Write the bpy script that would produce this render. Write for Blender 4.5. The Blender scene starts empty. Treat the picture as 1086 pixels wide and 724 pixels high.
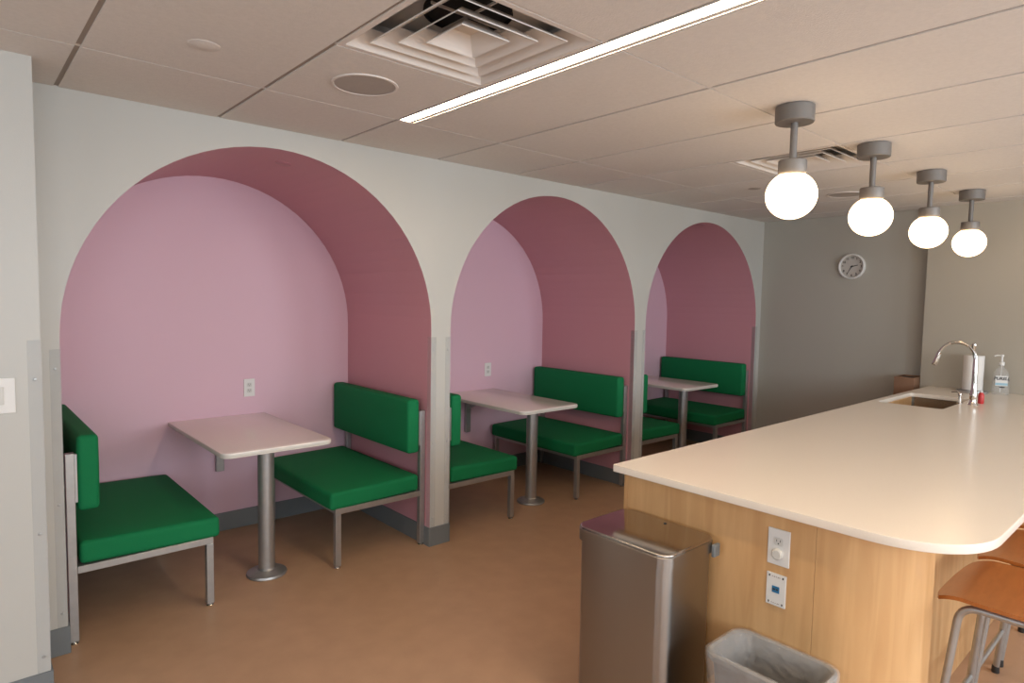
import bpy, bmesh, math, random
from mathutils import Vector, Matrix, noise
random.seed(7)
scene = bpy.context.scene
COL = scene.collection
PI = math.pi

# ------------------------------------------------------------------ camera, world, light, exposure
EXPOSURE = 0.27
cam_data = bpy.data.cameras.new('camera')
cam = bpy.data.objects.new('camera', cam_data)
COL.objects.link(cam)
yaw, pitch, roll = math.radians(48.3164), math.radians(-3.8521), math.radians(1.0189)
fv = Vector((math.cos(yaw)*math.cos(pitch), math.sin(yaw)*math.cos(pitch), math.sin(pitch)))
rv = fv.cross(Vector((0, 0, 1))).normalized()
uv = rv.cross(fv)
r2 = rv*math.cos(roll) + uv*math.sin(roll)
u2 = -rv*math.sin(roll) + uv*math.cos(roll)
cam.matrix_world = Matrix(((r2.x, u2.x, -fv.x, 0.0), (r2.y, u2.y, -fv.y, -3.3503), (r2.z, u2.z, -fv.z, 1.6135), (0, 0, 0, 1)))
cam_data.sensor_width = 36.0
cam_data.lens = 675.31/1086*36.0
cam_data.clip_start = 0.05
scene.camera = cam

scene.view_settings.view_transform = 'Standard'
scene.view_settings.look = 'None'
scene.view_settings.exposure = EXPOSURE
scene.view_settings.gamma = 1.0
scene.view_settings.use_curve_mapping = False

world = bpy.data.worlds.new('world')
scene.world = world
world.use_nodes = True
wb = world.node_tree.nodes['Background']
wb.inputs[0].default_value = (0.75, 0.85, 1.0, 1)
wb.inputs[1].default_value = 1.0

def area(name, loc, rot, sx, sy, power, color):
    l = bpy.data.lights.new(name, 'AREA')
    l.shape = 'RECTANGLE'; l.size = sx; l.size_y = sy
    l.energy = power; l.color = color
    o = bpy.data.objects.new(name, l); COL.objects.link(o)
    o.location = loc; o.rotation_euler = rot
    return o
# daylight entering by the windows of the wall behind the camera and the wall on its left
WIN_BACK = [(-1.9, -0.5), (0.1, 1.5), (2.1, 3.5), (4.1, 5.5)]
WIN_LEFT = [(-5.2, -3.8), (-3.2, -1.8)]
WZ0, WZ1 = 0.85, 2.25
YB, XL = -6.2, -2.9
DAY = (0.84, 0.92, 1.0)
for a, b in WIN_BACK:
    area('window_daylight', ((a+b)/2, YB-0.03, (WZ0+WZ1)/2), (PI/2, 0, 0), b-a, WZ1-WZ0, 34 if a < 1 else 52, DAY)
for a, b in WIN_LEFT:
    area('window_daylight', (XL-0.03, (a+b)/2, (WZ0+WZ1)/2), (PI/2, 0, -PI/2), b-a, WZ1-WZ0, 14, DAY)

# ------------------------------------------------------------------ materials
def new_mat(name):
    m = bpy.data.materials.new(name); m.use_nodes = True
    return m, m.node_tree, m.node_tree.nodes['Principled BSDF']
def pbr(name, color, rough=0.5, metal=0.0, bump=0.0, bscale=200.0, var=0.0, vscale=3.0, spec=0.5, aniso=0.0, stretch=None):
    m, t, b = new_mat(name)
    b.inputs['Base Color'].default_value = (*color, 1)
    b.inputs['Roughness'].default_value = rough
    b.inputs['Metallic'].default_value = metal
    b.inputs['Specular IOR Level'].default_value = spec
    if aniso: b.inputs['Anisotropic'].default_value = aniso
    tc = t.nodes.new('ShaderNodeTexCoord')
    src = tc.outputs['Object']
    if stretch:
        mp = t.nodes.new('ShaderNodeMapping'); mp.inputs['Scale'].default_value = stretch
        t.links.new(src, mp.inputs[0]); src = mp.outputs[0]
    if var:
        n = t.nodes.new('ShaderNodeTexNoise'); n.inputs['Scale'].default_value = vscale; n.inputs['Detail'].default_value = 5
        t.links.new(src, n.inputs['Vector'])
        r = t.nodes.new('ShaderNodeValToRGB')
        r.color_ramp.elements[0].position = 0.3; r.color_ramp.elements[1].position = 0.7
        r.color_ramp.elements[0].color = (*[c*(1-var) for c in color], 1)
        r.color_ramp.elements[1].color = (*[min(1, c*(1+var)) for c in color], 1)
        t.links.new(n.outputs[0], r.inputs[0]); t.links.new(r.outputs[0], b.inputs['Base Color'])
    if bump:
        n2 = t.nodes.new('ShaderNodeTexNoise'); n2.inputs['Scale'].default_value = bscale; n2.inputs['Detail'].default_value = 3
        t.links.new(src, n2.inputs['Vector'])
        bp = t.nodes.new('ShaderNodeBump'); bp.inputs['Strength'].default_value = bump; bp.inputs['Distance'].default_value = 0.002
        t.links.new(n2.outputs[0], bp.inputs['Height']); t.links.new(bp.outputs[0], b.inputs['Normal'])
    return m
def emit(name, color, strength):
    m, t, b = new_mat(name)
    b.inputs['Base Color'].default_value = (0.9, 0.9, 0.9, 1)
    b.inputs['Emission Color'].default_value = (*color, 1)
    b.inputs['Emission Strength'].default_value = strength
    return m
M = {}
M['wall'] = pbr('painted_wall_white', (0.50, 0.49, 0.45), 0.38, bump=0.15, bscale=260)
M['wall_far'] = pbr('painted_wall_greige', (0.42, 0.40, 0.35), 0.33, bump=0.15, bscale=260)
M['pink'] = pbr('painted_pink', (0.68, 0.45, 0.53), 0.5, bump=0.15, bscale=260)
M['mauve'] = pbr('painted_mauve', (0.60, 0.29, 0.33), 0.5, bump=0.15, bscale=260)
M['tile'] = pbr('ceiling_tile', (0.70, 0.66, 0.62), 0.9, bump=0.5, bscale=150, var=0.03, vscale=60)
M['grid'] = pbr('ceiling_grid', (0.36, 0.31, 0.27), 0.8)
M['vent'] = pbr('vent_white', (0.72, 0.67, 0.62), 0.5)
M['black'] = pbr('black_void', (0.01, 0.01, 0.01), 0.8)
M['grille'] = pbr('speaker_grille', (0.42, 0.37, 0.33), 0.7, bump=0.8, bscale=900)
M['floor'] = pbr('vinyl_floor', (0.48, 0.30, 0.185), 0.45, bump=0.1, bscale=80, var=0.05, vscale=8)
M['base'] = pbr('grey_rubber_base', (0.165, 0.18, 0.185), 0.45)
M['green'] = pbr('green_fabric', (0.004, 0.178, 0.060), 0.75, bump=0.45, bscale=900, var=0.12, vscale=500, spec=0.25)
M['frame'] = pbr('silver_frame', (0.42, 0.42, 0.41), 0.38, metal=0.75, var=0.05, vscale=30)
M['steel'] = pbr('brushed_steel', (0.36, 0.34, 0.32), 0.22, metal=1.0, bump=0.05, bscale=120, stretch=(1, 1, 40), aniso=0.4)
_t = M['steel'].node_tree; _g = _t.nodes.new('ShaderNodeTangent'); _g.direction_type = 'RADIAL'; _g.axis = 'Z'
_p = _t.nodes['Principled BSDF']; _p.inputs['Anisotropic'].default_value = 0.85; _p.inputs['Roughness'].default_value = 0.34; _p.inputs['Anisotropic Rotation'].default_value = 0.25
_t.links.new(_g.outputs[0], _p.inputs['Tangent'])
M['lid'] = pbr('steel_lid', (0.45, 0.42, 0.39), 0.12, metal=1.0)
M['chrome'] = pbr('chrome', (0.75, 0.73, 0.70), 0.07, metal=1.0)
M['sink'] = pbr('sink_steel', (0.40, 0.34, 0.27), 0.25, metal=1.0, bump=0.05, bscale=200, stretch=(30, 1, 1))
M['laminate'] = pbr('table_laminate', (0.82, 0.78, 0.72), 0.16, var=0.02, vscale=120)
M['edge'] = pbr('laminate_edge', (0.62, 0.60, 0.54), 0.4)
M['quartz'] = pbr('white_quartz', (0.84, 0.76, 0.66), 0.24, var=0.015, vscale=200)
M['lampmetal'] = pbr('lamp_grey_metal', (0.20, 0.185, 0.17), 0.5, metal=0.3)
M['plastic'] = pbr('white_plastic', (0.72, 0.71, 0.68), 0.35)
M['plastic2'] = pbr('outlet_face', (0.60, 0.59, 0.55), 0.35)
M['dark'] = pbr('dark_plastic', (0.03, 0.03, 0.03), 0.5)
M['blue'] = pbr('blue_module', (0.02, 0.16, 0.32), 0.4)
M['blue_pale'] = pbr('pale_blue_print', (0.30, 0.50, 0.60), 0.4)
M['red'] = pbr('red_plastic', (0.55, 0.04, 0.04), 0.4)
M['paper'] = pbr('paper_towel', (0.80, 0.77, 0.73), 0.9, bump=0.5, bscale=300)
M['brown'] = pbr('brown_board', (0.24, 0.13, 0.075), 0.6, var=0.08, vscale=8)
M['bin'] = pbr('grey_bin_plastic', (0.17, 0.165, 0.155), 0.5)
M['orange'] = None
def wood(name, c1, c2, rough, stretch, scale=4.0, coat=0.0):
    m, t, b = new_mat(name)
    tc = t.nodes.new('ShaderNodeTexCoord'); mp = t.nodes.new('ShaderNodeMapping')
    mp.inputs['Scale'].default_value = stretch
    n = t.nodes.new('ShaderNodeTexNoise'); n.inputs['Scale'].default_value = scale; n.inputs['Detail'].default_value = 8; n.inputs['Distortion'].default_value = 0.6
    r = t.nodes.new('ShaderNodeValToRGB')
    r.color_ramp.elements[0].position = 0.32; r.color_ramp.elements[1].position = 0.68
    r.color_ramp.elements[0].color = (*c1, 1); r.color_ramp.elements[1].color = (*c2, 1)
    t.links.new(tc.outputs['Object'], mp.inputs[0]); t.links.new(mp.outputs[0], n.inputs['Vector'])
    t.links.new(n.outputs[0], r.inputs[0]); t.links.new(r.outputs[0], b.inputs['Base Color'])
    b.inputs['Roughness'].default_value = rough
    b.inputs['Coat Weight'].default_value = coat; b.inputs['Coat Roughness'].default_value = 0.2
    return m
M['maple'] = wood('maple_veneer', (0.56, 0.315, 0.135), (0.66, 0.40, 0.185), 0.35, (6, 6, 0.5), 3.5)
M['ply'] = wood('orange_plywood', (0.37, 0.115, 0.022), (0.44, 0.145, 0.032), 0.32, (2, 10, 2), 4.0, 0.3)
M['globe'] = emit('opal_globe', (1.0, 0.70, 0.40), 4.7)
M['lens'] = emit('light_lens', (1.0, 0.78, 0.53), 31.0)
def clear(name, tint, amount, rough=0.15):
    m, t, b = new_mat(name)
    b.inputs['Base Color'].default_value = (*tint, 1); b.inputs['Roughness'].default_value = rough
    tr = t.nodes.new('ShaderNodeBsdfTransparent'); mx = t.nodes.new('ShaderNodeMixShader')
    mx.inputs[0].default_value = amount
    out = t.nodes['Material Output']
    t.links.new(tr.outputs[0], mx.inputs[1]); t.links.new(b.outputs[0], mx.inputs[2]); t.links.new(mx.outputs[0], out.inputs[0])
    return m
M['guard'] = clear('clear_guard_plastic', (0.80, 0.82, 0.84), 0.16, 0.3)
M['liner'] = clear('clear_bin_liner', (0.80, 0.77, 0.74), 0.24, 0.10)
M['bottle'] = clear('clear_bottle', (0.62, 0.62, 0.60), 0.25, 0.05)
M['glass'] = clear('window_glass', (0.8, 0.85, 0.9), 0.06, 0.02)
_t = M['liner'].node_tree
_n = _t.nodes.new('ShaderNodeTexNoise'); _n.inputs['Scale'].default_value = 10; _n.inputs['Detail'].default_value = 2; _n.inputs['Distortion'].default_value = 0.5
_b = _t.nodes.new('ShaderNodeBump'); _b.inputs['Strength'].default_value = 0.5; _b.inputs['Distance'].default_value = 0.03
_t.links.new(_n.outputs[0], _b.inputs['Height']); _t.links.new(_b.outputs[0], _t.nodes['Principled BSDF'].inputs['Normal'])

# ------------------------------------------------------------------ mesh helpers
def link(name, bm, mats, parent=None, smooth=False, loc=None, auto=None):
    me = bpy.data.meshes.new(name)
    bmesh.ops.recalc_face_normals(bm, faces=bm.faces)
    bm.to_mesh(me); bm.free()
    if not isinstance(mats, (list, tuple)): mats = [mats]
    for m in mats: me.materials.append(m)
    if smooth:
        for p in me.polygons: p.use_smooth = True
        me.set_sharp_from_angle(angle=math.radians(auto or 35))
    o = bpy.data.objects.new(name, me); COL.objects.link(o)
    if parent: o.parent = parent
    if loc: o.location = loc
    return o
def box(bm, a, b, bevel=0.0, seg=2, mi=0):
    x0, y0, z0 = [min(a[i], b[i]) for i in range(3)]; x1, y1, z1 = [max(a[i], b[i]) for i in range(3)]
    vs = [bm.verts.new(v) for v in ((x0,y0,z0),(x1,y0,z0),(x1,y1,z0),(x0,y1,z0),(x0,y0,z1),(x1,y0,z1),(x1,y1,z1),(x0,y1,z1))]
    fs = [bm.faces.new([vs[i] for i in f]) for f in ((3,2,1,0),(4,5,6,7),(0,1,5,4),(1,2,6,5),(2,3,7,6),(3,0,4,7))]
    for f in fs: f.material_index = mi
    if bevel:
        es = list({e for f in fs for e in f.edges})
        bmesh.ops.bevel(bm, geom=es, offset=bevel, segments=seg, profile=0.5, affect='EDGES')
    return fs
def BM(): return bmesh.new()
def boxes(lst, bevel=0.0, seg=2):
    bm = BM()
    for it in lst: box(bm, it[0], it[1], bevel, seg, it[2] if len(it) > 2 else 0)
    return bm
def lathe(bm, prof, c=(0, 0, 0), n=40, axis='z', mi=0):
    rings = []
    def P(r, h, a):
        u, v = r*math.cos(a), r*math.sin(a)
        if axis == 'z': return (c[0]+u, c[1]+v, c[2]+h)
        if axis == 'y': return (c[0]+u, c[1]+h, c[2]+v)
        return (c[0]+h, c[1]+u, c[2]+v)
    for r, h in prof:
        if r < 1e-6: rings.append([bm.verts.new(P(0, h, 0))])
        else: rings.append([bm.verts.new(P(r, h, 2*PI*k/n)) for k in range(n)])
    for A, B in zip(rings, rings[1:]):
        for k in range(n):
            k2 = (k+1) % n
            if len(A) == 1 and len(B) == 1: continue
            if len(A) == 1: f = bm.faces.new((A[0], B[k2], B[k]))
            elif len(B) == 1: f = bm.faces.new((A[k], A[k2], B[0]))
            else: f = bm.faces.new((A[k], A[k2], B[k2], B[k]))
            f.material_index = mi
    return bm
def tube(bm, pts, r, n=12, cap=True, rads=None):
    pts = [Vector(p) for p in pts]
    rings = []; up = None
    for i, p in enumerate(pts):
        d = (pts[min(i+1, len(pts)-1)] - pts[max(i-1, 0)]).normalized()
        if up is None: up = Vector((0, 0, 1)) if abs(d.z) < 0.9 else Vector((1, 0, 0))
        s = d.cross(up).normalized(); up = s.cross(d).normalized()
        rr = rads[i] if rads else r
        rings.append([bm.verts.new(p + (s*math.cos(2*PI*k/n) + up*math.sin(2*PI*k/n))*rr) for k in range(n)])
    for A, B in zip(rings, rings[1:]):
        for k in range(n): bm.faces.new((A[k], A[(k+1) % n], B[(k+1) % n], B[k]))
    if cap:
        bm.faces.new(rings[0][::-1]); bm.faces.new(rings[-1])
    return bm
def smooth_path(pts, r=0.05, n=6):
    """round the corners of a polyline"""
    pts = [Vector(p) for p in pts]; out = [pts[0]]
    for a, b, c in zip(pts, pts[1:], pts[2:]):
        d1 = (a-b); d2 = (c-b); q = min(r, d1.length*0.49, d2.length*0.49)
        p0 = b + d1.normalized()*q; p1 = b + d2.normalized()*q
        for k in range(n+1):
            t = k/n; out.append(p0*(1-t)**2 + b*2*t*(1-t) + p1*t*t)
    out.append(pts[-1]); return out
def rrect(cx, cy, hx, hy, r, n=8, bow=0.0):
    out = []
    for sx, sy, a0 in ((1, 1, 0), (-1, 1, PI/2), (-1, -1, PI), (1, -1, 3*PI/2)):
        for k in range(n+1):
            a = a0 + PI/2*k/n
            out.append((cx + sx*(hx-r) + r*math.cos(a), cy + sy*(hy-r) + r*math.sin(a)))
    return out
def loft(bm, loops, cap0=True, cap1=True, mi=0):
    R_ = [[bm.verts.new(p) for p in l] for l in loops]
    n = len(R_[0])
    for A, B in zip(R_, R_[1:]):
        for k in range(n):
            f = bm.faces.new((A[k], A[(k+1) % n], B[(k+1) % n], B[k])); f.material_index = mi
    if cap0: bm.faces.new(R_[0][::-1]).material_index = mi
    if cap1: bm.faces.new(R_[-1]).material_index = mi
    return bm
def slab(outline, z0, z1, bev=0.003, mi=0, bm=None):
    """extruded outline (list of xy) with softened edges"""
    bm = bm or BM()
    c = Vector((sum(p[0] for p in outline)/len(outline), sum(p[1] for p in outline)/len(outline)))
    def inset(d):
        n = len(outline); out = []
        for i in range(n):
            a, b, e = Vector(outline[i-1]), Vector(outline[i]), Vector(outline[(i+1) % n])
            t = (e-a)
            if t.length < 1e-9: out.append(tuple(b)); continue
            t.normalize(); nn = Vector((-t.y, t.x)); out.append(tuple(b + nn*d))
        return out
    ar = sum(outline[i-1][0]*outline[i][1]-outline[i][0]*outline[i-1][1] for i in range(len(outline)))
    if ar < 0: outline = outline[::-1]
    i1 = inset(bev); i2 = inset(bev*0.3)
    L = [[(x, y, z0) for x, y in i1], [(x, y, z0+bev*0.3) for x, y in i2], [(x, y, z0+bev) for x, y in outline],
         [(x, y, z1-bev) for x, y in outline], [(x, y, z1-bev*0.3) for x, y in i2], [(x, y, z1) for x, y in i1]]
    return loft(bm, L, mi=mi)
def thing(name, label, cat, loc=(0, 0, 0), rz=0.0, group=None):
    o = bpy.data.objects.new(name, None); COL.objects.link(o)
    o.empty_display_size = 0.1
    o.location = loc; o.rotation_euler = (0, 0, rz); o['label'] = label; o['category'] = cat
    if group: o['group'] = group
    return o
def tag(o, label, cat, group=None):
    o['label'] = label; o['category'] = cat
    if group: o['group'] = group
    return o
def struct(name, bm, mats, smooth=False, parent=None):
    o = link(name, bm, mats, smooth=smooth, parent=parent)
    if not parent: o['kind'] = 'structure'
    return o
def dup(root, loc, rz, label):
    def cp(o, par):
        c = o.copy(); COL.objects.link(c)
        if par:
            c.parent = par
        for ch in list(o.children): cp(ch, c)
        return c
    r = cp(root, None); r.location = loc; r.rotation_euler = (0, 0, rz); r['label'] = label
    return r

# ------------------------------------------------------------------ the room
H = 2.4725
X0, PIT, RAD, SPR = 1.3311, 2.0816, 0.9665, 1.4041
XE = 6.561            # far wall
ALC = 1.12            # alcove depth
TH = 0.14
T0, MOD = 0.3767, 0.65

bm = BM(); box(bm, (XL-0.2, YB-0.2, -0.06), (XE+0.2, ALC+TH, 0.0))
struct('floor', bm, M['floor'])

# arcade wall: front face, alcove linings and alcove backs in one solid
bm = BM()
N = 40
def arch_pts(k):
    c = X0 + k*PIT
    p = [(c-RAD, 0.0), (c-RAD, SPR)]
    for i in range(1, N): 
        a = PI - PI*i/N; p.append((c+RAD*math.cos(a), SPR+RAD*math.sin(a)))
    p += [(c+RAD, SPR), (c+RAD, 0.0)]
    return p
xs = 0.2
for k in range(3):
    ap = arch_pts(k)
    # pier to the left
    def quad(pts, mi, y=None):
        f = bm.faces.new([bm.verts.new(p) for p in pts]); f.material_index = mi
    quad([(xs, 0, 0), (ap[0][0], 0, 0), (ap[0][0], 0, SPR), (xs, 0, SPR)], 0)
    quad([(xs, 0, SPR), (ap[0][0], 0, SPR), (ap[0][0], 0, H), (xs, 0, H)], 0)
    for a, b in zip(ap[1:-1], ap[2:-1]):
        quad([(a[0], 0, a[1]), (b[0], 0, b[1]), (b[0], 0, H), (a[0], 0, H)], 0)
    for a, b in zip(ap, ap[1:]):
        quad([(a[0], 0, a[1]), (b[0], 0, b[1]), (b[0], ALC, b[1]), (a[0], ALC, a[1])], 1)
    bf = bm.faces.new([bm.verts.new((p[0], ALC, p[1])) for p in ap]); bf.material_index = 2
    xs = ap[-1][0]
f = bm.faces.new([bm.verts.new(p) for p in ((xs, 0, 0), (XE, 0, 0), (XE, 0, H), (xs, 0, H))]); f.material_index = 0
# outer skin closing the solid
for q in (((0.2, 0, 0), (0.2, ALC+TH, 0), (0.2, ALC+TH, H+0.1), (0.2, 0, H+0.1)),
          ((XE, 0, 0), (XE, ALC+TH, 0), (XE, ALC+TH, H+0.1), (XE, 0, H+0.1)),
          ((0.2, ALC+TH, 0), (XE, ALC+TH, 0), (XE, ALC+TH, H+0.1), (0.2, ALC+TH, H+0.1)),
          ((0.2, 0, H+0.1), (XE, 0, H+0.1), (XE, ALC+TH, H+0.1), (0.2, ALC+TH, H+0.1)),
          ((0.2, 0, H), (XE, 0, H), (XE, 0, H+0.1), (0.2, 0, H+0.1))):
    bm.faces.new([bm.verts.new(p) for p in q]).material_index = 0
bmesh.ops.remove_doubles(bm, verts=bm.verts, dist=1e-5)
wa = struct('wall_arches', bm, [M['wall'], M['mauve'], M['pink']])

# near wall on the left
bm = BM(); box(bm, (XL, -0.36, 0), (0.266, 0.0, H+0.02))
struct('wall_near', bm, M['wall'])
# left wall and back wall with window openings
def wall_with_windows(name, mk, lo, hi, wins):
    bm = BM(); cur = lo
    for a, b in wins:
        box(bm, mk(cur, 0), mk(a, H+0.02, 1)); box(bm, mk(a, 0), mk(b, WZ0, 1)); box(bm, mk(a, WZ1), mk(b, H+0.02, 1)); cur = b
    box(bm, mk(cur, 0), mk(hi, H+0.02, 1))
    return struct(name, bm, M['wall'])
wall_with_windows('wall_back', lambda u, z, s=0: (u, YB-(0.15 if s else 0), z), XL, XE, WIN_BACK)
wall_with_windows('wall_left', lambda u, z, s=0: (XL-(0.15 if s else 0), u, z), YB, -0.36, WIN_LEFT)
for i, (a, b) in enumerate(WIN_BACK + WIN_LEFT):
    bm = BM()
    back = i < len(WIN_BACK)
    def q(u, d, z): return (u, YB-0.06-d, z) if back else (XL-0.06-d, u, z)
    for u0, u1, z0, z1 in ((a, a+0.05, WZ0, WZ1), (b-0.05, b, WZ0, WZ1), (a+0.05, b-0.05, WZ0, WZ0+0.05), (a+0.05, b-0.05, WZ1-0.05, WZ1)):
        box(bm, q(u0, 0, z0), q(u1, 0.05, z1))
    w = struct('window_%d' % (i+1), bm, M['plastic'])
    bm = BM(); box(bm, q(a+0.05, 0.02, WZ0+0.05), q(b-0.05, 0.026, WZ1-0.05))
    struct('pane', bm, M['glass'], parent=w)
# far wall and the shallow step beside it
bm = BM(); box(bm, (XE, YB-0.15, 0), (XE+0.15, ALC+TH, H+0.02))
struct('wall_far', bm, M['wall_far'])
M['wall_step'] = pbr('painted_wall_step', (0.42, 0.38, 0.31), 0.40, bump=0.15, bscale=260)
bm = BM(); box(bm, (6.44, YB, 0), (XE, -1.567, H+0.02))
struct('wall_right', bm, M['wall_step'])

# ceiling: tiles as slabs in a darker grid, with openings for the vents and the light slot
bm = BM()
box(bm, (XL-0.2, YB-0.2, H+0.16), (XE+0.2, 0.0, H+0.22), mi=1)
box(bm, (XL-0.2, YB-0.2, H+0.012), (XE+0.2, YB-0.0, H+0.16), mi=1)
ys = [0.0, -0.60, -1.905, -3.21, -4.515, -5.82, YB]
cells = [T0 + MOD*i for i in range(-6, 11)]
cells = [XL] + [c for c in cells if XL+0.1 < c < XE-0.05] + [XE]
SX0, SX1 = 1.684, 1.778
def tile(x0, x1, y1, y0):
    g = 0.009
    parts = [(x0, x1)]
    if y1 <= -0.59 and x0 < SX0 < x1: parts = [(SX1, x1)] if SX0 - x0 < 0.05 else [(x0, SX0), (SX1, x1)]
    for a, b in parts:
        gl = 0.0 if abs(a-SX1) < 1e-6 else g
        box(bm, (a+gl, y0+0.003, H), (b-g, y1-0.003, H+0.016))
        # tee backing in the joint
for (x0, x1) in zip(cells, cells[1:]):
    for (y1, y0) in zip(ys, ys[1:]):
        is_vent = (abs(x0-1.0267) < 0.01 or abs(x0-3.6267) < 0.01) and abs(y1+0.60) < 0.01
        if is_vent: tile(x0, x1, -0.60, -1.255)
        else: tile(x0, x1, y1, y0)
# grid tees seen at the bottom of the joints
for x in cells[1:-1]:
    if abs(x-1.6767) < 0.01:
        box(bm, (x-0.012, -0.597, H+0.005), (x+0.012, 0, H+0.03), mi=1); continue
    box(bm, (x-0.012, YB, H+0.005), (x+0.012, 0, H+0.03), mi=1)
for y in ys[1:-1]:
    box(bm, (XL, y-0.010, H+0.004), (SX0, y+0.010, H+0.03), mi=0); box(bm, (SX1, y-0.010, H+0.004), (XE, y+0.010, H+0.03), mi=0)
for vx in (1.0267, 3.6267):
    box(bm, (vx, -1.265, H+0.004), (vx+MOD-(0.0 if vx > 2 else 0.0), -1.250, H+0.03))
struct('ceiling', bm, [M['tile'], M['grid']])

# baseboards
def base_run(name, lst):
    bm = BM()
    for a, b in lst: box(bm, (*a, 0), (*b, 0.125), 0.002, 1)
    return struct(name, bm, M['base'])
lst = []
bt = 0.008
pier_edges = [(0.266, X0-RAD)] + [(X0+RAD+k*PIT, X0-RAD+(k+1)*PIT) for k in range(2)] + [(X0+RAD+2*PIT, XE)]
for a, b in pier_edges:
    lst.append(((a-(bt if a > 0.3 else 0), -bt), (b+(bt if b < XE-0.1 else 0), 0.0)))
for k in range(3):
    c = X0+k*PIT
    lst.append(((c-RAD, 0.0), (c-RAD+bt, ALC))); lst.append(((c+RAD-bt, 0.0), (c+RAD, ALC)))
    lst.append(((c-RAD+bt, ALC-bt), (c+RAD-bt, ALC)))
base_run('baseboard_arches', lst)
base_run('baseboard_near', [((XL, -0.36-bt), (0.266+bt, -0.36)), ((0.266, -0.36), (0.266+bt, -bt))])
base_run('baseboard_far', [((XE-bt, -1.567), (XE, -bt))])

# clear plastic corner guards, with screws
def guard(x, y, side, z1, label, group, w=0.042):
    t = thing('corner_guard', label, 'corner guard', (x, y, 0.126), 0, group)
    bm = BM()
    box(bm, (0, -0.002, 0), (-side*w, 0.0, z1-0.126), 0.0005, 1)
    box(bm, (side*0.002, -0.002, 0), (0, w, z1-0.126), 0.0005, 1)
    link('guard_strip', bm, M['guard'], t)
    for dz in (0.06, 0.55, 1.15):
        bm = BM(); lathe(bm, [(0, -0.006), (0.005, -0.005), (0.006, -0.002)], (-side*w*0.5, 0, dz), 12, 'y')
        link('screw', bm, M['frame'], t, smooth=True)
names = ['first and widest looking arch', 'second, middle arch', 'third, farthest arch']
for k in range(3):
    c = X0+k*PIT
    guard(c-RAD, 0, 1, 1.36, 'clear plastic corner guard on the left edge of the %s' % names[k], 'clear corner guards on the arches', 0.038)
    guard(c+RAD, 0, -1, 1.36, 'clear plastic corner guard on the right edge of the %s' % names[k], 'clear corner guards on the arches', 0.038)
guard(0.266, -0.36, 1, 1.425, 'clear plastic corner guard on the end of the near white wall at the left', 'clear corner guards on the near wall')

# ------------------------------------------------------------------ ceiling fixtures
def diffuser(x0, y0, label):
    S = MOD
    t = thing('ceiling_vent', label, 'air vent', (x0+S/2, y0-S/2, H), 0, 'square ceiling diffusers')
    def ring(bm, ho, zo, hi, zi, th=0.004):
        # sloping square ring, outer half-size ho at height zo to inner hi at zi, with thickness
        def sq(h, z): return [bm.verts.new(p) for p in ((-h, -h, z), (h, -h, z), (h, h, z), (-h, h, z))]
        L = [sq(ho, zo), sq(hi, zi), sq(hi, zi+th), sq(ho, zo+th)]
        for A, B in zip(L, L[1:]+L[:1]):
            for k in range(4): bm.faces.new((A[k], A[(k+1) % 4], B[(k+1) % 4], B[k]))
    h = S/2-0.004
    bm = BM()
    ring(bm, h, 0.0, h-0.022, 0.0, 0.012); ring(bm, h-0.022, 0.0, h-0.075, 0.055, 0.003)
    link('frame', bm, M['vent'], t)
    bm = BM(); box(bm, (-h, -h, 0.11), (h, h, 0.118)); box(bm, (-h, -h, 0.012), (-h+0.004, h, 0.11)); box(bm, (h-0.004, -h, 0.012), (h, h, 0.11))
    box(bm, (-h+0.004, -h, 0.012), (h-0.004, -h+0.004, 0.11)); box(bm, (-h+0.004, h-0.004, 0.012), (h-0.004, h, 0.11))
    link('plenum', bm, M['vent'], t)
    bm = BM(); lathe(bm, [(0, 0.1085), (0.15, 0.1085), (0.152, 0.096), (0.149, 0.096), (0.147, 0.107), (0, 0.107)], n=40)
    link('duct_opening', bm, M['black'], t)
    for ho, hi in ((0.238, 0.165), (0.168, 0.105), (0.100, 0.045)):
        bm = BM(); ring(bm, ho, 0.004, hi, 0.052)
        if hi < 0.06: box(bm, (-hi, -hi, 0.052), (hi, hi, 0.056))
        link('louvre_cone', bm, M['vent'], t)
    bm = BM(); box(bm, (-0.15, -0.003, 0.085), (0.15, 0.003, 0.093)); box(bm, (-0.003, -0.15, 0.085), (0.003, 0.15, 0.093))
    link('cross_brace', bm, M['vent'], t)
diffuser(1.0267, -1.255, 'large square louvred ceiling vent beside the linear light')
diffuser(3.6267, -1.255, 'square louvred ceiling vent partly hidden behind the nearest globe lamp')

t = thing('linear_ceiling_light', 'long thin recessed warm white linear ceiling light', 'ceiling light', (1.73, -3.25, H))
LY0, LY1 = -2.65, 2.645
bm = BM()
box(bm, (-0.046, LY0, 0.001), (-0.042, LY1, 0.05)); box(bm, (0.037, LY0, 0.001), (0.047, LY1, 0.05)); box(bm, (-0.042, LY0, 0.045), (0.042, LY1, 0.05))
box(bm, (-0.046, LY1, 0.001), (0.047, LY1+0.004, 0.05)); box(bm, (0.012, LY0, 0.001), (0.034, LY1, 0.008))
link('housing', bm, M['vent'], t)
bm = BM(); box(bm, (-0.042, LY0, 0.004), (0.012, LY1, 0.012)); link('lens', bm, M['lens'], t)
bm = BM(); box(bm, (0.034, LY0, 0.004), (0.037, LY1, 0.012)); link('lens', bm, M['lens'], t)  # thin glowing strip painting the housing edge's bright reflection, not a second lens

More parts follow.
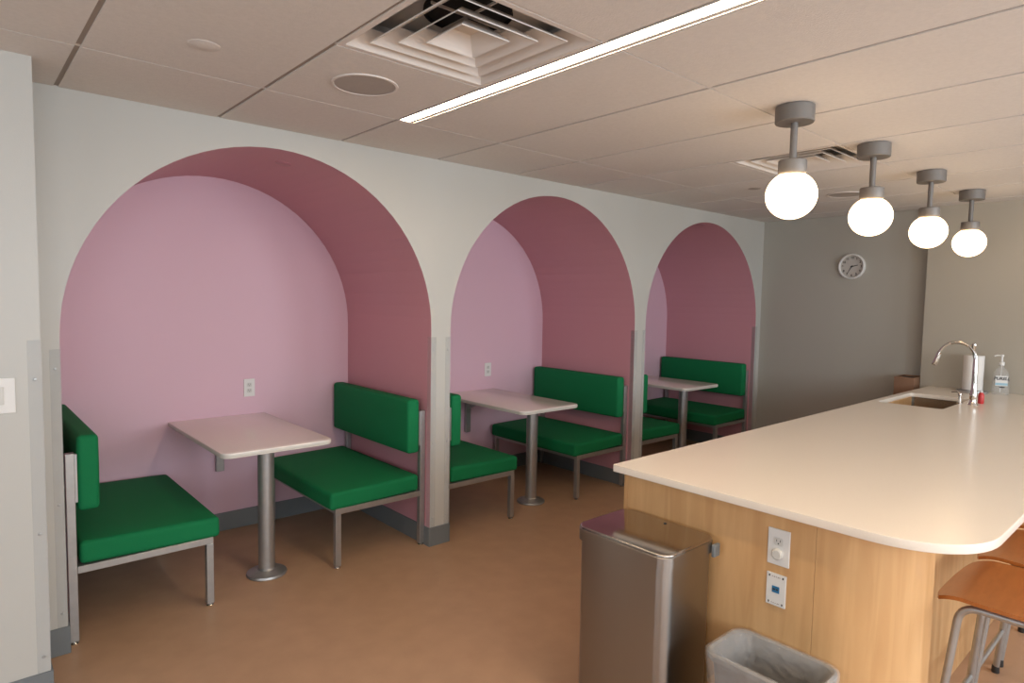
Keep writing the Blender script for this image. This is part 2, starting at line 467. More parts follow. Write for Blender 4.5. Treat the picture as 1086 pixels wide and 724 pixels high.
def disc(name, cat, label, x, y, r, mat, d=0.0025, group=None, z=H):
    bm = BM(); lathe(bm, [(0, -d), (r*0.9, -d), (r, -d*0.4), (r, 0), (0, 0)], n=40)
    o = link(name, bm, mat, smooth=True, loc=(x, y, z)); tag(o, label, cat, group); return o
sp = thing('ceiling_speaker', 'large round grey ceiling speaker grille left of the linear light', 'speaker', (1.309, -0.95, H), 0, 'round ceiling speakers')
bm = BM(); lathe(bm, [(0, -0.003), (0.122, -0.003), (0.122, 0), (0, 0)], n=48); link('grille', bm, M['grille'], sp)
bm = BM(); lathe(bm, [(0.122, -0.001), (0.124, -0.005), (0.133, -0.004), (0.134, 0), (0.122, 0), (0.122, -0.001)], n=48); link('trim_ring', bm, M['vent'], sp, smooth=True)
dup(sp, (5.29, -1.302, H), 0, 'round ceiling speaker far back behind the second globe lamp')
disc('sprinkler_cover', 'sprinkler cover', 'small round white sprinkler cover on the ceiling near the left wall', 0.70, -0.925, 0.053, M['tile'], group='ceiling sprinkler covers')
disc('sprinkler_cover', 'sprinkler cover', 'tiny round sprinkler cover on the ceiling left of the nearest globe lamp', 4.589, -0.914, 0.045, M['grille'], group='ceiling sprinkler covers')
M['mauve_plate'] = pbr('mauve_plate', (0.46, 0.20, 0.23), 0.4)
for k, lab in ((0, 'small round cover plate inside the top of the first arch'), (2, 'small round cover plate inside the top of the farthest arch')):
    c = X0+k*PIT; px = c + (0.135 if k == 0 else 0.06)
    ang = math.atan2(math.sqrt(RAD**2-(px-c)**2), px-c)
    bm = BM(); lathe(bm, [(0, -0.005), (0.040, -0.005), (0.045, -0.002), (0.045, 0.001), (0, 0.001)], n=32)
    o = link('sprinkler_cover', bm, M['mauve_plate'], smooth=True, loc=(px, 0.29 if k == 0 else 0.14, SPR+RAD*math.sin(ang)-0.0015))
    o.rotation_euler = (0, PI/2-ang, 0)
    tag(o, lab, 'sprinkler cover', 'arch sprinkler covers')

# globe lamps
def lamp(x, y, label):
    t = thing('globe_ceiling_lamp', label, 'ceiling lamp', (x, y, H), 0, 'row of globe ceiling lamps')
    bm = BM(); lathe(bm, [(0, -0.001), (0.077, -0.001), (0.081, -0.004), (0.081, -0.068), (0.078, -0.072), (0, -0.072)], n=48)
    link('canopy', bm, M['lampmetal'], t, smooth=True)
    bm = BM(); lathe(bm, [(0.0150, -0.072), (0.0150, -0.235)], n=20); link('stem', bm, M['lampmetal'], t, smooth=True)
    bm = BM(); lathe(bm, [(0, -0.232), (0.056, -0.232), (0.059, -0.236), (0.059, -0.284), (0.056, -0.290)], n=40)
    link('collar', bm, M['lampmetal'], t, smooth=True)
    bm = BM(); prof = []
    R_ = 0.104
    for i in range(25):
        a = math.radians(148)*(1-i/24.0)
        prof.append((R_*math.sin(a)*1.03, -0.384 - R_*math.cos(a)))
    lathe(bm, prof, n=48); link('globe', bm, M['globe'], t, smooth=True)
    return t
lamp(2.802, -2.036, 'nearest and largest looking globe lamp of the row over the counter')
lamp(3.745, -2.033, 'second nearest globe lamp of the row over the counter')
lamp(4.734, -2.034, 'third globe lamp of the row, left of the farthest one')
lamp(5.712, -2.032, 'farthest and smallest looking globe lamp of the row')

# ------------------------------------------------------------------ booths
def cushion(a, b, r, puff):
    bm = BM(); box(bm, a, b)
    bmesh.ops.subdivide_edges(bm, edges=bm.edges[:], cuts=0)
    bmesh.ops.bevel(bm, geom=bm.edges[:], offset=r, segments=5, profile=0.55, affect='EDGES')
    # cut the broad faces so they can swell a little
    c = [(a[i]+b[i])/2 for i in range(3)]; h = [abs(a[i]-b[i])/2 for i in range(3)]
    big = [f for f in bm.faces if f.calc_area() > 0.02]
    bmesh.ops.subdivide_edges(bm, edges=list({e for f in big for e in f.edges}), cuts=6, use_grid_fill=True)
    ax = min(range(3), key=lambda i: h[i]); o1, o2 = [i for i in range(3) if i != ax]
    for v in bm.verts:
        u = max(0, 1-((v.co[o1]-c[o1])/h[o1])**2); w = max(0, 1-((v.co[o2]-c[o2])/h[o2])**2)
        s = 1 if v.co[ax] > c[ax] else -1
        v.co[ax] += s*puff*(u*w)**0.6
        v.co[ax] += 0.0015*noise.noise(v.co*9)
    return bm
def make_bench(label):
    """local: x=0 at the rear posts' outer face, seat grows to +x, length along y (-L..L)"""
    t = thing('booth_bench', label, 'bench', (0, 0, 0), 0, 'green upholstered booth benches')
    L = 0.5225; BX, FX = 0.020, 0.605
    s = cushion((0.048, -L, 0.362), (0.655, L, 0.466), 0.024, 0.010)
    for v in s.verts: v.co.z += (0.35-v.co.x)*0.02
    link('seat', s, M['green'], t, smooth=True, auto=60)
    link('backrest', cushion((0.046, -L, 0.615), (0.132, L, 0.962), 0.024, 0.008), M['green'], t, smooth=True, auto=60)
    p = 0.0175
    bm = BM()
    box(bm, (0.038, -L+0.005, 0.328), (FX+p, -L+0.032, 0.362), 0.002, 1); box(bm, (0.038, L-0.032, 0.328), (FX+p, L-0.005, 0.362), 0.002, 1)
    box(bm, (FX-p+0.002, -L+0.032, 0.329), (FX+p-0.002, L-0.032, 0.361), 0.002, 1); box(bm, (0.042, -L+0.032, 0.329), (0.070, L-0.032, 0.361), 0.002, 1)
    link('seat_frame', bm, M['frame'], t)
    for y in (-L+0.02, L-0.02):
        for x, z1 in ((BX, 0.885), (FX, 0.328)):
            bm = BM(); box(bm, (x-p if x == FX else 0.002, y-p, 0.014), (x+p if x == FX else 0.038, y+p, z1), 0.0025, 2)
            lg = link('leg', bm, M['frame'], t)
            bm = BM(); lathe(bm, [(0, 0.0), (0.016, 0.0), (0.018, 0.004), (0.015, 0.007), (0.006, 0.008), (0.006, 0.0145)], (x, y, 0), 16)
            link('foot', bm, M['chrome'], lg, smooth=True)
    for y in (-L+0.02, L-0.02):
        bm = BM(); box(bm, (0.038, y-0.014, 0.66), (0.047, y+0.014, 0.88)); link('back_bracket', bm, M['frame'], t)
    return t
YC = 0.050+0.5225
where = [('first arch, the nearest of all benches', 'first arch, right of its table'),
         ('middle arch, half hidden by the pier', 'middle arch, right of its table'),
         ('farthest arch, mostly hidden by the pier', 'farthest arch, right of its table')]
b0 = make_bench('green booth bench at the left side of the ' + where[0][0])
b0.location = (X0-0.957, YC, 0)
dup(b0, (X0+0.964, YC, 0), PI, 'green booth bench facing left in the ' + where[0][1])
for k in (1, 2):
    dup(b0, (X0+k*PIT-0.957, YC, 0), 0, 'green booth bench at the left side of the ' + where[k][0])
    dup(b0, (X0+k*PIT+0.964, YC, 0), PI, 'green booth bench facing left in the ' + where[k][1])

def make_table(label):
    t = thing('booth_table', label, 'table', (0, 0, 0), 0, 'single post booth tables')
    # local: x=0,y=0 at the post, table reaches back to the wall
    x0, x1, y0, y1 = -0.302, 0.312, -0.222, ALC-0.262-0.002
    r = 0.055
    out = [(x1, y1), (x0, y1)]
    for k in range(9):
        a = PI + PI/2*k/8; out.append((x0+r+r*math.cos(a), y0+r+r*math.sin(a)))
    for k in range(9):
        a = 1.5*PI + PI/2*k/8; out.append((x1-r+r*math.cos(a), y0+r+r*math.sin(a)))
    top = link('tabletop', slab(out, 0.757, 0.7855, 0.005), M['laminate'], t, smooth=True)
    o2 = [(x+(0.0006 if x > 0 else -0.0006), y) for x, y in out]
    o2 = [(x, y-(0.0006 if y < 0.2 else 0)) for x, y in o2]
    # pale edge band, a thin wrap
    bm = BM(); slab([(x*1.0, y) for x, y in o2], 0.762, 0.7805, 0.002, bm=bm); link('edge_band', bm, M['edge'], top, smooth=True)
    bm = BM(); lathe(bm, [(0.045, 0.028), (0.045, 0.751)], n=32); link('post', bm, M['frame'], t, smooth=True)
    bm = BM(); lathe(bm, [(0, 0.0), (0.108, 0.0), (0.112, 0.006), (0.108, 0.016), (0.075, 0.028), (0.052, 0.034), (0.048, 0.040), (0.045, 0.040)], n=40)
    link('base_flange', bm, M['frame'], t, smooth=True)
    bm = BM(); lathe(bm, [(0.045, 0.747), (0.085, 0.751), (0.085, 0.757), (0, 0.757)], n=32); link('mounting_plate', bm, M['frame'], t, smooth=True)
    bm = BM(); box(bm, (-0.022, y1-0.032, 0.42), (0.028, y1, 0.7565), 0.003, 2); link('wall_plate', bm, M['frame'], t)
    bm = BM()
    ya = y1-0.0325
    wv = [bm.verts.new(p) for x in (-0.004, 0.010) for p in ((x, ya, 0.63), (x, ya, 0.7565), (x, ya-0.24, 0.7565), (x, ya-0.24, 0.735))]
    for f in ((3, 2, 1, 0), (4, 5, 6, 7), (0, 1, 5, 4), (1, 2, 6, 5), (2, 3, 7, 6), (3, 0, 4, 7)): bm.faces.new([wv[i] for i in f])
    link('wall_bracket', bm, M['frame'], t)
    return t
t0 = make_table('pale laminate booth table on a steel post in the first arch'); t0.location = (1.345, 0.262, 0)
dup(t0, (3.447, 0.262, 0), 0, 'pale laminate booth table on a steel post in the middle arch')
dup(t0, (5.548, 0.262, 0), 0, 'pale laminate booth table on a steel post in the farthest arch')

# ------------------------------------------------------------------ wall plates
def duplex(name, label, loc, rot, w=0.074, h=0.122, group=None, kind='duplex'):
    t = thing(name, label, 'outlet' if kind != 'switch' else 'light switch', loc, 0, group); t.rotation_euler = rot
    # local: plate in xz, facing -y
    bm = BM(); box(bm, (-w/2, -0.006, -h/2), (w/2, 0, h/2), 0.002, 2); link('plate', bm, M['plastic'], t)
    if kind == 'switch':
        bm = BM(); box(bm, (-0.016, -0.010, -0.033), (0.016, -0.005, 0.033), 0.002, 2); link('rocker', bm, M['plastic2'], t)
    if kind == 'duplex' or kind == 'plug':
        for s in ((1, -1) if kind == 'duplex' else (1,)):
            bm = BM()
            loft(bm, [[(x, -0.0065, z) for x, z in rrect(0, s*0.020, 0.0165, 0.0145, 0.008, 5)], [(x, -0.008, z) for x, z in rrect(0, s*0.020, 0.0160, 0.014, 0.008, 5)]])
            r = link('receptacle', bm, M['plastic2'], t)
            bm = BM(); box(bm, (-0.0075, -0.0085, s*0.020+0.000), (-0.0055, -0.0078, s*0.020+0.008)); box(bm, (0.0055, -0.0085, s*0.020+0.000), (0.0075, -0.0078, s*0.020+0.008))
            lathe(bm, [(0, -0.0085), (0.0025, -0.0085), (0.0025, -0.0078)], (0, 0, s*0.020-0.006), 10, 'y')
            link('slots', bm, M['dark'], r)
    if kind == 'plug':
        bm = BM(); lathe(bm, [(0, -0.022), (0.015, -0.022), (0.019, -0.018), (0.019, -0.0062)], (0, 0, -0.022), 24, 'y')
        link('plug_cover', bm, M['plastic2'], t, smooth=True)
    if kind == 'data':
        bm = BM(); box(bm, (-0.013, -0.0075, -0.010), (0.013, -0.0055, 0.013)); link('data_port', bm, M['blue'], t)
        bm = BM(); box(bm, (-0.010, -0.0085, -0.001), (-0.001, -0.007, 0.005)); box(bm, (0.002, -0.0085, -0.001), (0.009, -0.007, 0.005)); link('port_opening', bm, M['dark'], t)
        for z in (0.047, -0.047):
            for x in (-0.024, 0.024):
                bm = BM(); box(bm, (x-0.0025, -0.0068, z-0.004), (x+0.0025, -0.0058, z+0.004), 0.0005, 1); link('mark', bm, M['dark'], t)
            bm = BM()
            for i, x in enumerate((-0.013, -0.006, 0.001, 0.008, 0.013)):
                box(bm, (x-0.0022, -0.0066, z-0.002-(i % 2)*0.001), (x+0.0015, -0.0058, z+0.001))
            link('print_line', bm, M['grid'], t)
    return t
duplex('wall_outlet', 'white duplex outlet on the pink wall above the first table', (1.553, ALC-0.001, 0.968), (0, 0, 0), group='white outlets on the pink alcove walls')
duplex('wall_outlet', 'white duplex outlet on the pink wall above the middle table', (3.687, ALC-0.001, 0.964), (0, 0, 0), group='white outlets on the pink alcove walls')
duplex('switch_plate', 'white switch plate on the near wall at the left edge', (0.135, -0.361, 1.222), (0, 0, 0), w=0.10, h=0.132, kind='switch')

# ------------------------------------------------------------------ island
XI, YI0, YI1 = 2.150, -1.675, -2.482
RC = 0.27
t = thing('island_cabinet', 'maple veneered kitchen island base under the white counter', 'kitchen island', (XI, YI0, 0))
def loc_bm(bm):
    bmesh.ops.translate(bm, verts=bm.verts, vec=(-XI, -YI0, 0)); return bm
CT0, CT1 = 0.884, 0.914
bm = BM(); box(bm, (XI, YI1+0.001, 0.0), (XI+0.02, YI0-0.020, CT0), 0.0008, 1); link('end_panel', loc_bm(bm), M['maple'], t)
bm = BM(); box(bm, (XI+0.0, YI0-0.0195, 0.0), (6.43, YI0, CT0), 0.0008, 1); link('side_panel', loc_bm(bm), M['maple'], t)
bm = BM()
def arc(r, z): return [(XI+RC-r*math.cos(PI/2*k/20), YI1-0.0006-r*math.sin(PI/2*k/20), z) for k in range(21)]
loft(bm, [arc(RC, 0)+arc(RC-0.02, 0)[::-1], arc(RC, CT0)+arc(RC-0.02, CT0)[::-1]])
link('curved_panel', loc_bm(bm), M['maple'], t, smooth=True)
bm = BM(); box(bm, (XI+RC+0.0015, YI1-RC, 0), (XI+RC+0.02, -2.64, CT0), 0.0008, 1); link('return_panel', loc_bm(bm), M['maple'], t)
bm = BM()
xx = XI+RC+0.0015
while xx < 6.42:
    x2 = min(xx+0.9, 6.43); box(bm, (xx+0.0015, -2.64, 0.0), (x2-0.0015, -2.62, CT0), 0.0008, 1); xx = x2
link('knee_panel', loc_bm(bm), M['maple'], t)
bm = BM()
for px in (2.47, 3.9, 5.4): box(bm, (px, -2.86, CT0-0.045), (px+0.02, -2.645, CT0), 0.001, 1)
link('counter_bracket', loc_bm(bm), M['frame'], t)

# counter with sink cut-out, rounded corner
cu = bpy.data.curves.new('c', 'CURVE'); cu.dimensions = '2D'; cu.fill_mode = 'BOTH'
cu.extrude = (CT1-CT0)/2-0.002; cu.bevel_depth = 0.002; cu.bevel_resolution = 2
def poly(pts):
    s = cu.splines.new('POLY'); s.points.add(len(pts)-1); s.use_cyclic_u = True
    for p, q in zip(s.points, pts): p.co = (q[0], q[1], 0, 1)
cx0, cx1, cy0, cy1 = 2.116, 6.438, -2.928, -1.640
RR = 0.30
pts = [(cx1, cy0), (cx1, cy1), (cx0+0.004, cy1), (cx0, cy1-0.004)]
for k in range(25):
    a = PI/2*k/24
    ca, sa = math.cos(a), math.sin(a); e = 0.88
    pts.append((cx0+RR*(1-ca**e), cy0+RR*(1-sa**e)))
poly([(x, y) for x, y in pts])
SX, SY = (5.05, 5.80), (-2.095, -1.686)
poly(rrect((SX[0]+SX[1])/2, (SY[0]+SY[1])/2, (SX[1]-SX[0])/2, (SY[1]-SY[0])/2, 0.03, 6))
tmp = bpy.data.objects.new('tmp', cu); COL.objects.link(tmp)
dg = bpy.context.evaluated_depsgraph_get()
me = bpy.data.meshes.new_from_object(tmp.evaluated_get(dg)); bpy.data.objects.remove(tmp)
me.materials.clear(); me.materials.append(M['quartz']); me.name = 'countertop'
me.set_sharp_from_angle(angle=math.radians(35))
co = bpy.data.objects.new('countertop', me); COL.objects.link(co); co.location = (0, 0, (CT0+CT1)/2)
tag(co, 'large white countertop with a rounded corner on the maple island', 'countertop')
# sink
cxs, cys, hx, hy = (SX[0]+SX[1])/2, (SY[0]+SY[1])/2, (SX[1]-SX[0])/2, (SY[1]-SY[0])/2
bm = BM()
def rl(dx, z, r=0.03): return [(x, y, z) for x, y in rrect(0, 0, hx+dx, hy+dx, r, 6)]
loft(bm, [rl(0.016, -0.002), rl(0.002, -0.002), rl(0.002, -0.02), rl(-0.004, -0.17), rl(-0.02, -0.185, 0.03), rl(-0.06, -0.19, 0.03)], cap0=False)
bmesh.ops.solidify(bm, geom=bm.faces[:], thickness=-0.0015) if False else None
sk = thing('undermount_sink', 'rectangular steel undermount sink set in the white counter', 'sink', (cxs, cys, CT0))
link('bowl', bm, M['sink'], sk, smooth=True)
bm = BM(); lathe(bm, [(0, -0.188), (0.03, -0.188), (0.042, -0.186), (0.045, -0.1895)], n=28); link('drain', bm, M['chrome'], sk, smooth=True)

# faucet
FX, FY = 5.44, -2.180
t = thing('faucet', 'chrome gooseneck faucet with a top lever behind the sink', 'faucet', (FX, FY, CT1))
bm = BM(); lathe(bm, [(0, 0), (0.030, 0), (0.032, 0.004), (0.030, 0.010), (0.024, 0.018), (0.022, 0.05), (0.024, 0.055), (0.024, 0.085), (0.019, 0.10), (0.0165, 0.16), (0.016, 0.30), (0.0145, 0.33)], n=28)
link('body', bm, M['chrome'], t, smooth=True)
bm = BM()
pth = []
for k in range(22):
    a = -0.15*PI + (1.02*PI+0.15*PI)*k/21
    pth.append((0, 0.118 - 0.123*math.cos(a) if k else 0.004, 0.335+0.105*math.sin(a) if a > 0 else 0.335+0.2*math.sin(a)))
pth = [(0, 0.0, 0.27), (0, -0.002, 0.31)] + [(0, 0.113-0.115*math.cos(a), 0.325+0.118*math.sin(a)) for a in [PI*k/20*0.92 for k in range(1, 21)]]
tube(bm, pth, 0.0125, 14, rads=[0.0135]*2+[0.0112]*20)
link('neck', bm, M['chrome'], t, smooth=True)
e = Vector(pth[-1]); d = (e-Vector(pth[-2])).normalized()
bm = BM(); tube(bm, [e-d*0.01, e+d*0.01, e+d*0.05, e+d*0.085, e+d*0.09], 0.016, 16, rads=[0.0145, 0.0165, 0.0165, 0.019, 0.016])
link('spray_head', bm, M['chrome'], t, smooth=True)
bm = BM(); tube(bm, [(0, -0.002, 0.31), (0, 0.010, 0.35), (0, 0.014, 0.40), (0, 0.015, 0.415), (0, 0.016, 0.435), (0, 0.016, 0.442)], 0.01, 14, rads=[0.010, 0.010, 0.011, 0.016, 0.016, 0.009])
link('lever', bm, M['chrome'], t, smooth=True)
t = thing('soap_pump', 'small chrome soap pump left of the faucet base', 'soap dispenser', (FX+0.03, FY+0.085, CT1))
bm = BM(); lathe(bm, [(0, 0), (0.022, 0), (0.022, 0.005), (0.012, 0.010), (0.010, 0.055), (0.014, 0.06), (0.014, 0.075), (0, 0.078)], n=20); link('body', bm, M['chrome'], t, smooth=True)
bm = BM(); tube(bm, [(0, 0, 0.07), (0, 0.02, 0.085), (0, 0.055, 0.08)], 0.006, 10); link('spout', bm, M['chrome'], t, smooth=True)
t = thing('dish_soap_bottle', 'small red bottle just behind the faucet base', 'bottle', (5.60, -2.192, CT1))
bm = BM(); lathe(bm, [(0, 0), (0.017, 0), (0.019, 0.005), (0.019, 0.062), (0.014, 0.075), (0.008, 0.082)], n=24); link('body', bm, M['red'], t, smooth=True)
bm = BM(); lathe(bm, [(0.009, 0.080), (0.009, 0.094), (0, 0.096)], n=16); link('cap', bm, M['plastic'], t, smooth=True)

# paper towel and sanitizer at the wall
t = thing('paper_towel_holder', 'upright roll of white paper towel on a grey stand by the wall', 'paper towel', (6.29, -1.985, CT1))
bm = BM(); lathe(bm, [(0, 0), (0.108, 0), (0.11, 0.006), (0.108, 0.015), (0, 0.018)], n=36); link('stand', bm, M['frame'], t, smooth=True)
bm = BM(); lathe(bm, [(0.02, 0.019), (0.069, 0.019), (0.071, 0.022), (0.071, 0.30), (0.069, 0.303), (0.02, 0.303), (0.02, 0.019)], n=40); link('towel_roll', bm, M['paper'], t, smooth=True)
bm = BM(); lathe(bm, [(0, 0.015), (0.008, 0.0185), (0.008, 0.315), (0.011, 0.32), (0, 0.325)], n=14); link('rod', bm, M['frame'], t, smooth=True)

t = thing('sanitizer_bottle', 'clear pump bottle of hand sanitizer with a white and blue label', 'bottle', (6.30, -2.168, CT1), math.radians(0))
t.rotation_euler = (0, 0, math.radians(-70))
def ov(hx_, hy_, z, r): return [(x, y, z) for x, y in rrect(0, 0, hx_, hy_, r, 6)]
bm = BM(); loft(bm, [ov(0.050, 0.030, 0.0, 0.022), ov(0.055, 0.034, 0.006, 0.026), ov(0.056, 0.035, 0.06, 0.026), ov(0.054, 0.034, 0.15, 0.026), ov(0.044, 0.028, 0.19, 0.024), ov(0.026, 0.020, 0.215, 0.016), ov(0.016, 0.016, 0.228, 0.014), ov(0.016, 0.016, 0.240, 0.014)])
body = link('body', bm, M['bottle'], t, smooth=True)
bm = BM(); box(bm, (-0.040, -0.0372, 0.075), (0.040, -0.0357, 0.155)); lab = link('label', bm, M['plastic'], t)
bm = BM(); box(bm, (-0.040, -0.0378, 0.080), (0.040, -0.0373, 0.098)); link('blue_band', bm, M['blue_pale'], lab)
bm = BM(); box(bm, (-0.012, -0.0378, 0.060), (0.022, -0.0366, 0.070)); link('dark_patch', bm, M['dark'], t)
tc = bpy.data.curves.new('txt', 'FONT'); tc.body = 'PURELL'; tc.size = 0.031; tc.offset = 0.0012; tc.align_x = 'CENTER'; tc.extrude = 0.0003; tc.shear = 0.25
to = bpy.data.objects.new('tmp', tc); COL.objects.link(to)
me = bpy.data.meshes.new_from_object(to.evaluated_get(bpy.context.evaluated_depsgraph_get())); bpy.data.objects.remove(to)
me.materials.clear(); me.materials.append(M['dark']); me.name = 'lettering'
lo = bpy.data.objects.new('lettering', me); COL.objects.link(lo); lo.parent = lab; lo.location = (0, -0.0376, 0.123); lo.rotation_euler = (PI/2, 0, 0)
bm = BM(); lathe(bm, [(0, 0.238), (0.019, 0.238), (0.019, 0.262), (0.008, 0.268), (0.007, 0.305), (0.013, 0.308), (0.013, 0.322), (0, 0.325)], n=20)
tube(bm, [(0, 0, 0.314), (-0.03, 0, 0.316), (-0.05, 0, 0.308)], 0.006, 10)
link('pump', bm, M['plastic'], t, smooth=True)
bm = BM(); lathe(bm, [(0.003, 0.02), (0.003, 0.24)], n=10); link('dip_tube', bm, M['plastic'], t, smooth=True)

# clock on the far wall
t = thing('wall_clock', 'round white wall clock on the far greige wall', 'clock', (XE-0.001, -0.906, 1.980)); t.rotation_euler = (0, 0, -PI/2)
bm = BM(); lathe(bm, [(0, 0), (0.121, 0), (0.123, -0.010), (0.120, -0.030), (0.110, -0.034), (0.104, -0.024), (0.104, -0.012)], n=56, axis='y'); link('case', bm, M['plastic'], t, smooth=True)
M['clockface'] = pbr('clock_face', (0.50, 0.47, 0.43), 0.6)
bm = BM(); lathe(bm, [(0, -0.012), (0.1035, -0.012)], n=56, axis='y'); link('dial', bm, M['clockface'], t)
for n_ in range(1, 13):
    tc = bpy.data.curves.new('txt', 'FONT'); tc.body = str(n_); tc.size = 0.030; tc.align_x = 'CENTER'; tc.align_y = 'CENTER'; tc.extrude = 0.0003; tc.offset = 0.0008
    to = bpy.data.objects.new('tmp', tc); COL.objects.link(to)
    me = bpy.data.meshes.new_from_object(to.evaluated_get(bpy.context.evaluated_depsgraph_get())); bpy.data.objects.remove(to)
    me.materials.clear(); me.materials.append(M['dark']); me.name = 'numeral'
    o = bpy.data.objects.new('numeral', me); COL.objects.link(o); o.parent = t
    a = PI/2 - n_*PI/6
    o.location = (0.084*math.cos(a), -0.0128, 0.084*math.sin(a)); o.rotation_euler = (PI/2, 0, 0)
for nm, ang, ln, wd, yy in (('hour_hand', 77.5, 0.055, 0.0045, -0.0145), ('minute_hand', 210, 0.080, 0.0032, -0.0165)):
    a = math.radians(90-ang); d = Vector((math.cos(a), 0, math.sin(a))); n2 = Vector((-d.z, 0, d.x))
    bm = BM(); q4 = [d*-0.012+n2*wd, d*-0.012-n2*wd, d*ln-n2*wd*0.6, d*ln+n2*wd*0.6]
    loft(bm, [[(p.x, yy, p.z) for p in q4], [(p.x, yy-0.001, p.z) for p in q4]]); link(nm, bm, M['dark'], t)
bm = BM(); lathe(bm, [(0, -0.0185), (0.006, -0.018), (0.006, -0.0121)], n=16, axis='y'); link('hub', bm, M['dark'], t, smooth=True)

# brown box against the far wall, behind the island
t = thing('storage_box', 'brown open topped box showing above the counter in the far corner', 'box', (6.40, -1.50, 0))
bm = BM()
for a, b in (((-0.13, -0.0645, 0), (-0.12, 0.095, 0.985)), ((0.12, -0.0645, 0), (0.13, 0.095, 0.985)), ((-0.12, 0.085, 0), (0.12, 0.095, 0.985)), ((-0.12, -0.0645, 0), (0.12, -0.0545, 0.985)), ((-0.12, -0.0545, 0), (0.12, 0.085, 0.012))):
    box(bm, a, b, 0.001, 1)
link('body', bm, M['brown'], t)
bm = BM(); box(bm, (-0.119, -0.054, 0.955), (0.119, 0.084, 0.972)); link('liner', bm, M['dark'], t)  # dark sheet painting the shade inside the open top
t.location.x = 6.425; t.location.y = -1.50

duplex('island_outlet', 'white outlet with a round plug cover on the maple island end, upper of two plates', (XI-0.0002, -2.358, 0.765), (0, 0, -PI/2), w=0.078, h=0.128, kind='plug')
duplex('data_plate', 'white data plate with a blue port on the maple island end, below the outlet', (XI-0.0002, -2.355, 0.612), (0, 0, -PI/2), w=0.070, h=0.115, kind='data')

# ------------------------------------------------------------------ bins
t = thing('steel_trash_can', 'tall brushed steel trash can with a flat lid beside the island', 'trash can', (1.972, -1.918, 0))
hx_, hy_ = 0.156, 0.212
def can(dx, z, r=0.042): 
    out = []
    for x, y in rrect(0, 0, hx_+dx, hy_+dx, r, 8):
        if x < 0: x -= 0.022*(1-(y/(hy_+dx))**2)
        out.append((x, y, z))
    return out
bm = BM(); loft(bm, [can(-0.012, 0.012), can(-0.008, 0.03), can(-0.006, 0.685)]); link('body', bm, M['steel'], t, smooth=True)
bm = BM(); loft(bm, [can(-0.002, 0.0), can(0.0, 0.004), can(0.0, 0.024), can(-0.006, 0.029)]); link('plinth', bm, M['dark'], t, smooth=True)
bm = BM(); loft(bm, [can(-0.004, 0.686), can(0.001, 0.688), can(0.001, 0.730), can(-0.002, 0.733)]); link('collar', bm, M['steel'], t, smooth=True)
bm = BM(); loft(bm, [can(-0.003, 0.7335), can(-0.0005, 0.735), can(-0.0005, 0.738), can(-0.003, 0.7415), can(-0.006, 0.742)]); lid = link('lid', bm, M['lid'], t, smooth=True, auto=50)
bm = BM(); loft(bm, [can(0.0015, 0.7335), can(0.002, 0.7345), can(0.002, 0.7385), can(0.0, 0.740)], cap0=True, cap1=True); bm.free()
bm = BM(); lathe(bm, [(0, 0.7418), (0.006, 0.7418), (0.006, 0.744), (0, 0.7445)], (0.118, -0.01, 0), 14); link('sensor_dot', bm, M['dark'], lid, smooth=True)
bm = BM(); box(bm, (0.1575, -0.13, 0.66), (0.1765, 0.13, 0.728), 0.006, 3); link('hinge_housing', bm, M['base'], t, smooth=True)
bm = BM(); box(bm, (0.118, -0.228, 0.672), (0.158, -0.2128, 0.720), 0.005, 3); link('hinge_cap', bm, M['base'], t, smooth=True)
bm = BM(); box(bm, (-0.215, -0.06, 0.012), (-0.168, 0.06, 0.022), 0.004, 2); link('pedal', bm, M['frame'], t)

t = thing('waste_bin', 'small grey waste bin with a clear liner under the outlets', 'waste bin', (2.016, -2.408, 0))
t.scale = (1, 1, 1.045)
def wb_(dx, z, r=0.05, w=0.0): return [(x, y, z + w*math.sin(9*x/0.1+7*y/0.1)) for x, y in rrect(0, 0, 0.112+dx, 0.172+dx, r, 8)]
bm = BM(); loft(bm, [wb_(-0.030, 0.0), wb_(-0.028, 0.004), wb_(-0.006, 0.36), wb_(0.0, 0.385), wb_(0.010, 0.390), wb_(0.011, 0.408), wb_(0.004, 0.414), wb_(-0.003, 0.408), wb_(-0.009, 0.36), wb_(-0.032, 0.01)])
link('bucket', bm, M['bin'], t, smooth=True)
bm = BM()
loops = []
prof = [(0.008, 0.30), (0.010, 0.34), (0.013, 0.375), (0.0165, 0.392), (0.0165, 0.412), (0.006, 0.4185), (-0.008, 0.412), (-0.016, 0.38), (-0.022, 0.34), (-0.028, 0.30), (-0.036, 0.25), (-0.040, 0.20), (-0.046, 0.15), (-0.052, 0.10), (-0.060, 0.06)]
base = rrect(0, 0, 1, 1, 0.4, 26)
for j, (dx, z) in enumerate(prof):
    L_ = []
    for i, (x, y) in enumerate(rrect(0, 0, 0.112+dx, 0.172+dx, max(0.02, 0.05+dx*0.3), 26)):
        w = noise.noise(Vector((x*26, y*26, z*9)))
        amp = 0.0 if 0.39 < z else (0.020 if j > 6 else 0.004)
        k = 1 + (w*amp - (amp*0.6 if j > 6 else -0.2*amp))/0.11
        L_.append((x*k, y*k, z + (noise.noise(Vector((x*20, y*20, 3)))*0.008 if j < 2 else 0)))
    loops.append(L_)
loft(bm, loops, cap0=False, cap1=True)
link('bin_liner', bm, M['liner'], t, smooth=True, auto=80)

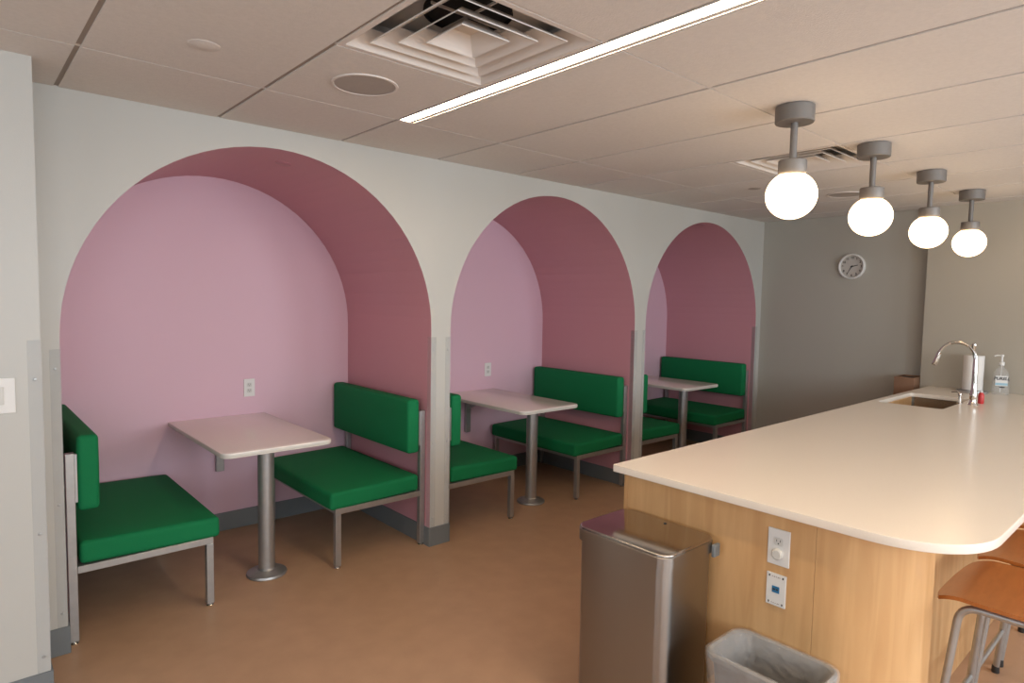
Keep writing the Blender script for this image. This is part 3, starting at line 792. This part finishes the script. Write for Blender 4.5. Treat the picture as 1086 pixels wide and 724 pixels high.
# ------------------------------------------------------------------ stools
def make_stool(label):
    t = thing('counter_stool', label, 'stool', (0, 0, 0), 0, 'orange plywood counter stools')
    W, D = 0.235, 0.21
    nu, nv = 25, 25
    def S(u, v):          # u,v in -1..1 ; superellipse outline mapped
        k = (1-0.16*abs(v)**6*0)
        x = W*u*math.sqrt(1-0.10*v*v); y = D*v*math.sqrt(1-0.12*u*u)
        z = 0.650 + 0.012*u*u + 0.004*v*v - 0.030*max(0, v-0.55)**2/0.2
        if v < -0.5: z += 0.06*(-v-0.5)**2
        return x, y, z
    bm = BM(); G = {}
    for s in (0, 1):
        for i in range(nu):
            for j in range(nv):
                u = -1+2*i/(nu-1); v = -1+2*j/(nv-1)
                # squircle mapping to round the corners
                uu = u*math.sqrt(1-0.12*v**6); vv = v*math.sqrt(1-0.12*u**6)
                x, y, z = S(uu, vv); G[s, i, j] = bm.verts.new((x, y, z - 0.013*s))
    for i in range(nu-1):
        for j in range(nv-1):
            bm.faces.new((G[0, i, j], G[0, i+1, j], G[0, i+1, j+1], G[0, i, j+1]))
            bm.faces.new((G[1, i, j], G[1, i, j+1], G[1, i+1, j+1], G[1, i+1, j]))
    rim = [(i, 0) for i in range(nu)] + [(nu-1, j) for j in range(1, nv)] + [(i, nv-1) for i in range(nu-2, -1, -1)] + [(0, j) for j in range(nv-2, 0, -1)]
    for a, b in zip(rim, rim[1:]+rim[:1]): bm.faces.new((G[0, *a], G[1, *a], G[1, *b], G[0, *b]))
    link('seat', bm, M['ply'], t, smooth=True)
    r = 0.0125
    for s in (-1, 1):
        bm = BM()
        xs_ = s*0.185
        tube(bm, smooth_path([(s*0.23, 0.185, 0.012), (xs_, 0.130, 0.622), (xs_, -0.130, 0.622), (s*0.23, -0.185, 0.012)], 0.06, 8), r, 14)
        lg = link('leg_frame', bm, M['frame'], t, smooth=True)
        for y in (0.185, -0.185):
            bm = BM(); lathe(bm, [(0, 0), (0.014, 0), (0.0155, 0.003), (0.0145, 0.03), (0.0126, 0.032)], (s*0.23, y, 0), 16); link('foot', bm, M['dark'], lg, smooth=True)
    def at(s, e, z):       # point on a leg
        k = (z-0.012)/0.61
        return (s*(0.23+(0.185-0.23)*k), e*(0.185+(0.130-0.185)*k), z)
    bm = BM(); tube(bm, [at(-1, 1, 0.20), at(1, 1, 0.20)], 0.010, 12); link('footrest', bm, M['frame'], t, smooth=True)
    bm = BM(); tube(bm, [at(-1, -1, 0.20), at(1, -1, 0.20)], 0.010, 12); link('footrest', bm, M['frame'], t, smooth=True)
    for yy in (0.05, -0.05):
        bm = BM(); tube(bm, [(-0.185, yy, 0.622), (0.185, yy, 0.622)], 0.009, 12); link('under_bar', bm, M['frame'], t, smooth=True)
    return t
s0 = make_stool('orange plywood stool nearest the rounded end of the counter'); s0.location = (2.685, -2.945, 0)
dup(s0, (3.20, -2.945, 0), 0, 'orange plywood stool second along the counter, behind the nearest one')
dup(s0, (3.735, -2.945, 0), 0, 'orange plywood stool third along the counter, only its feet showing')
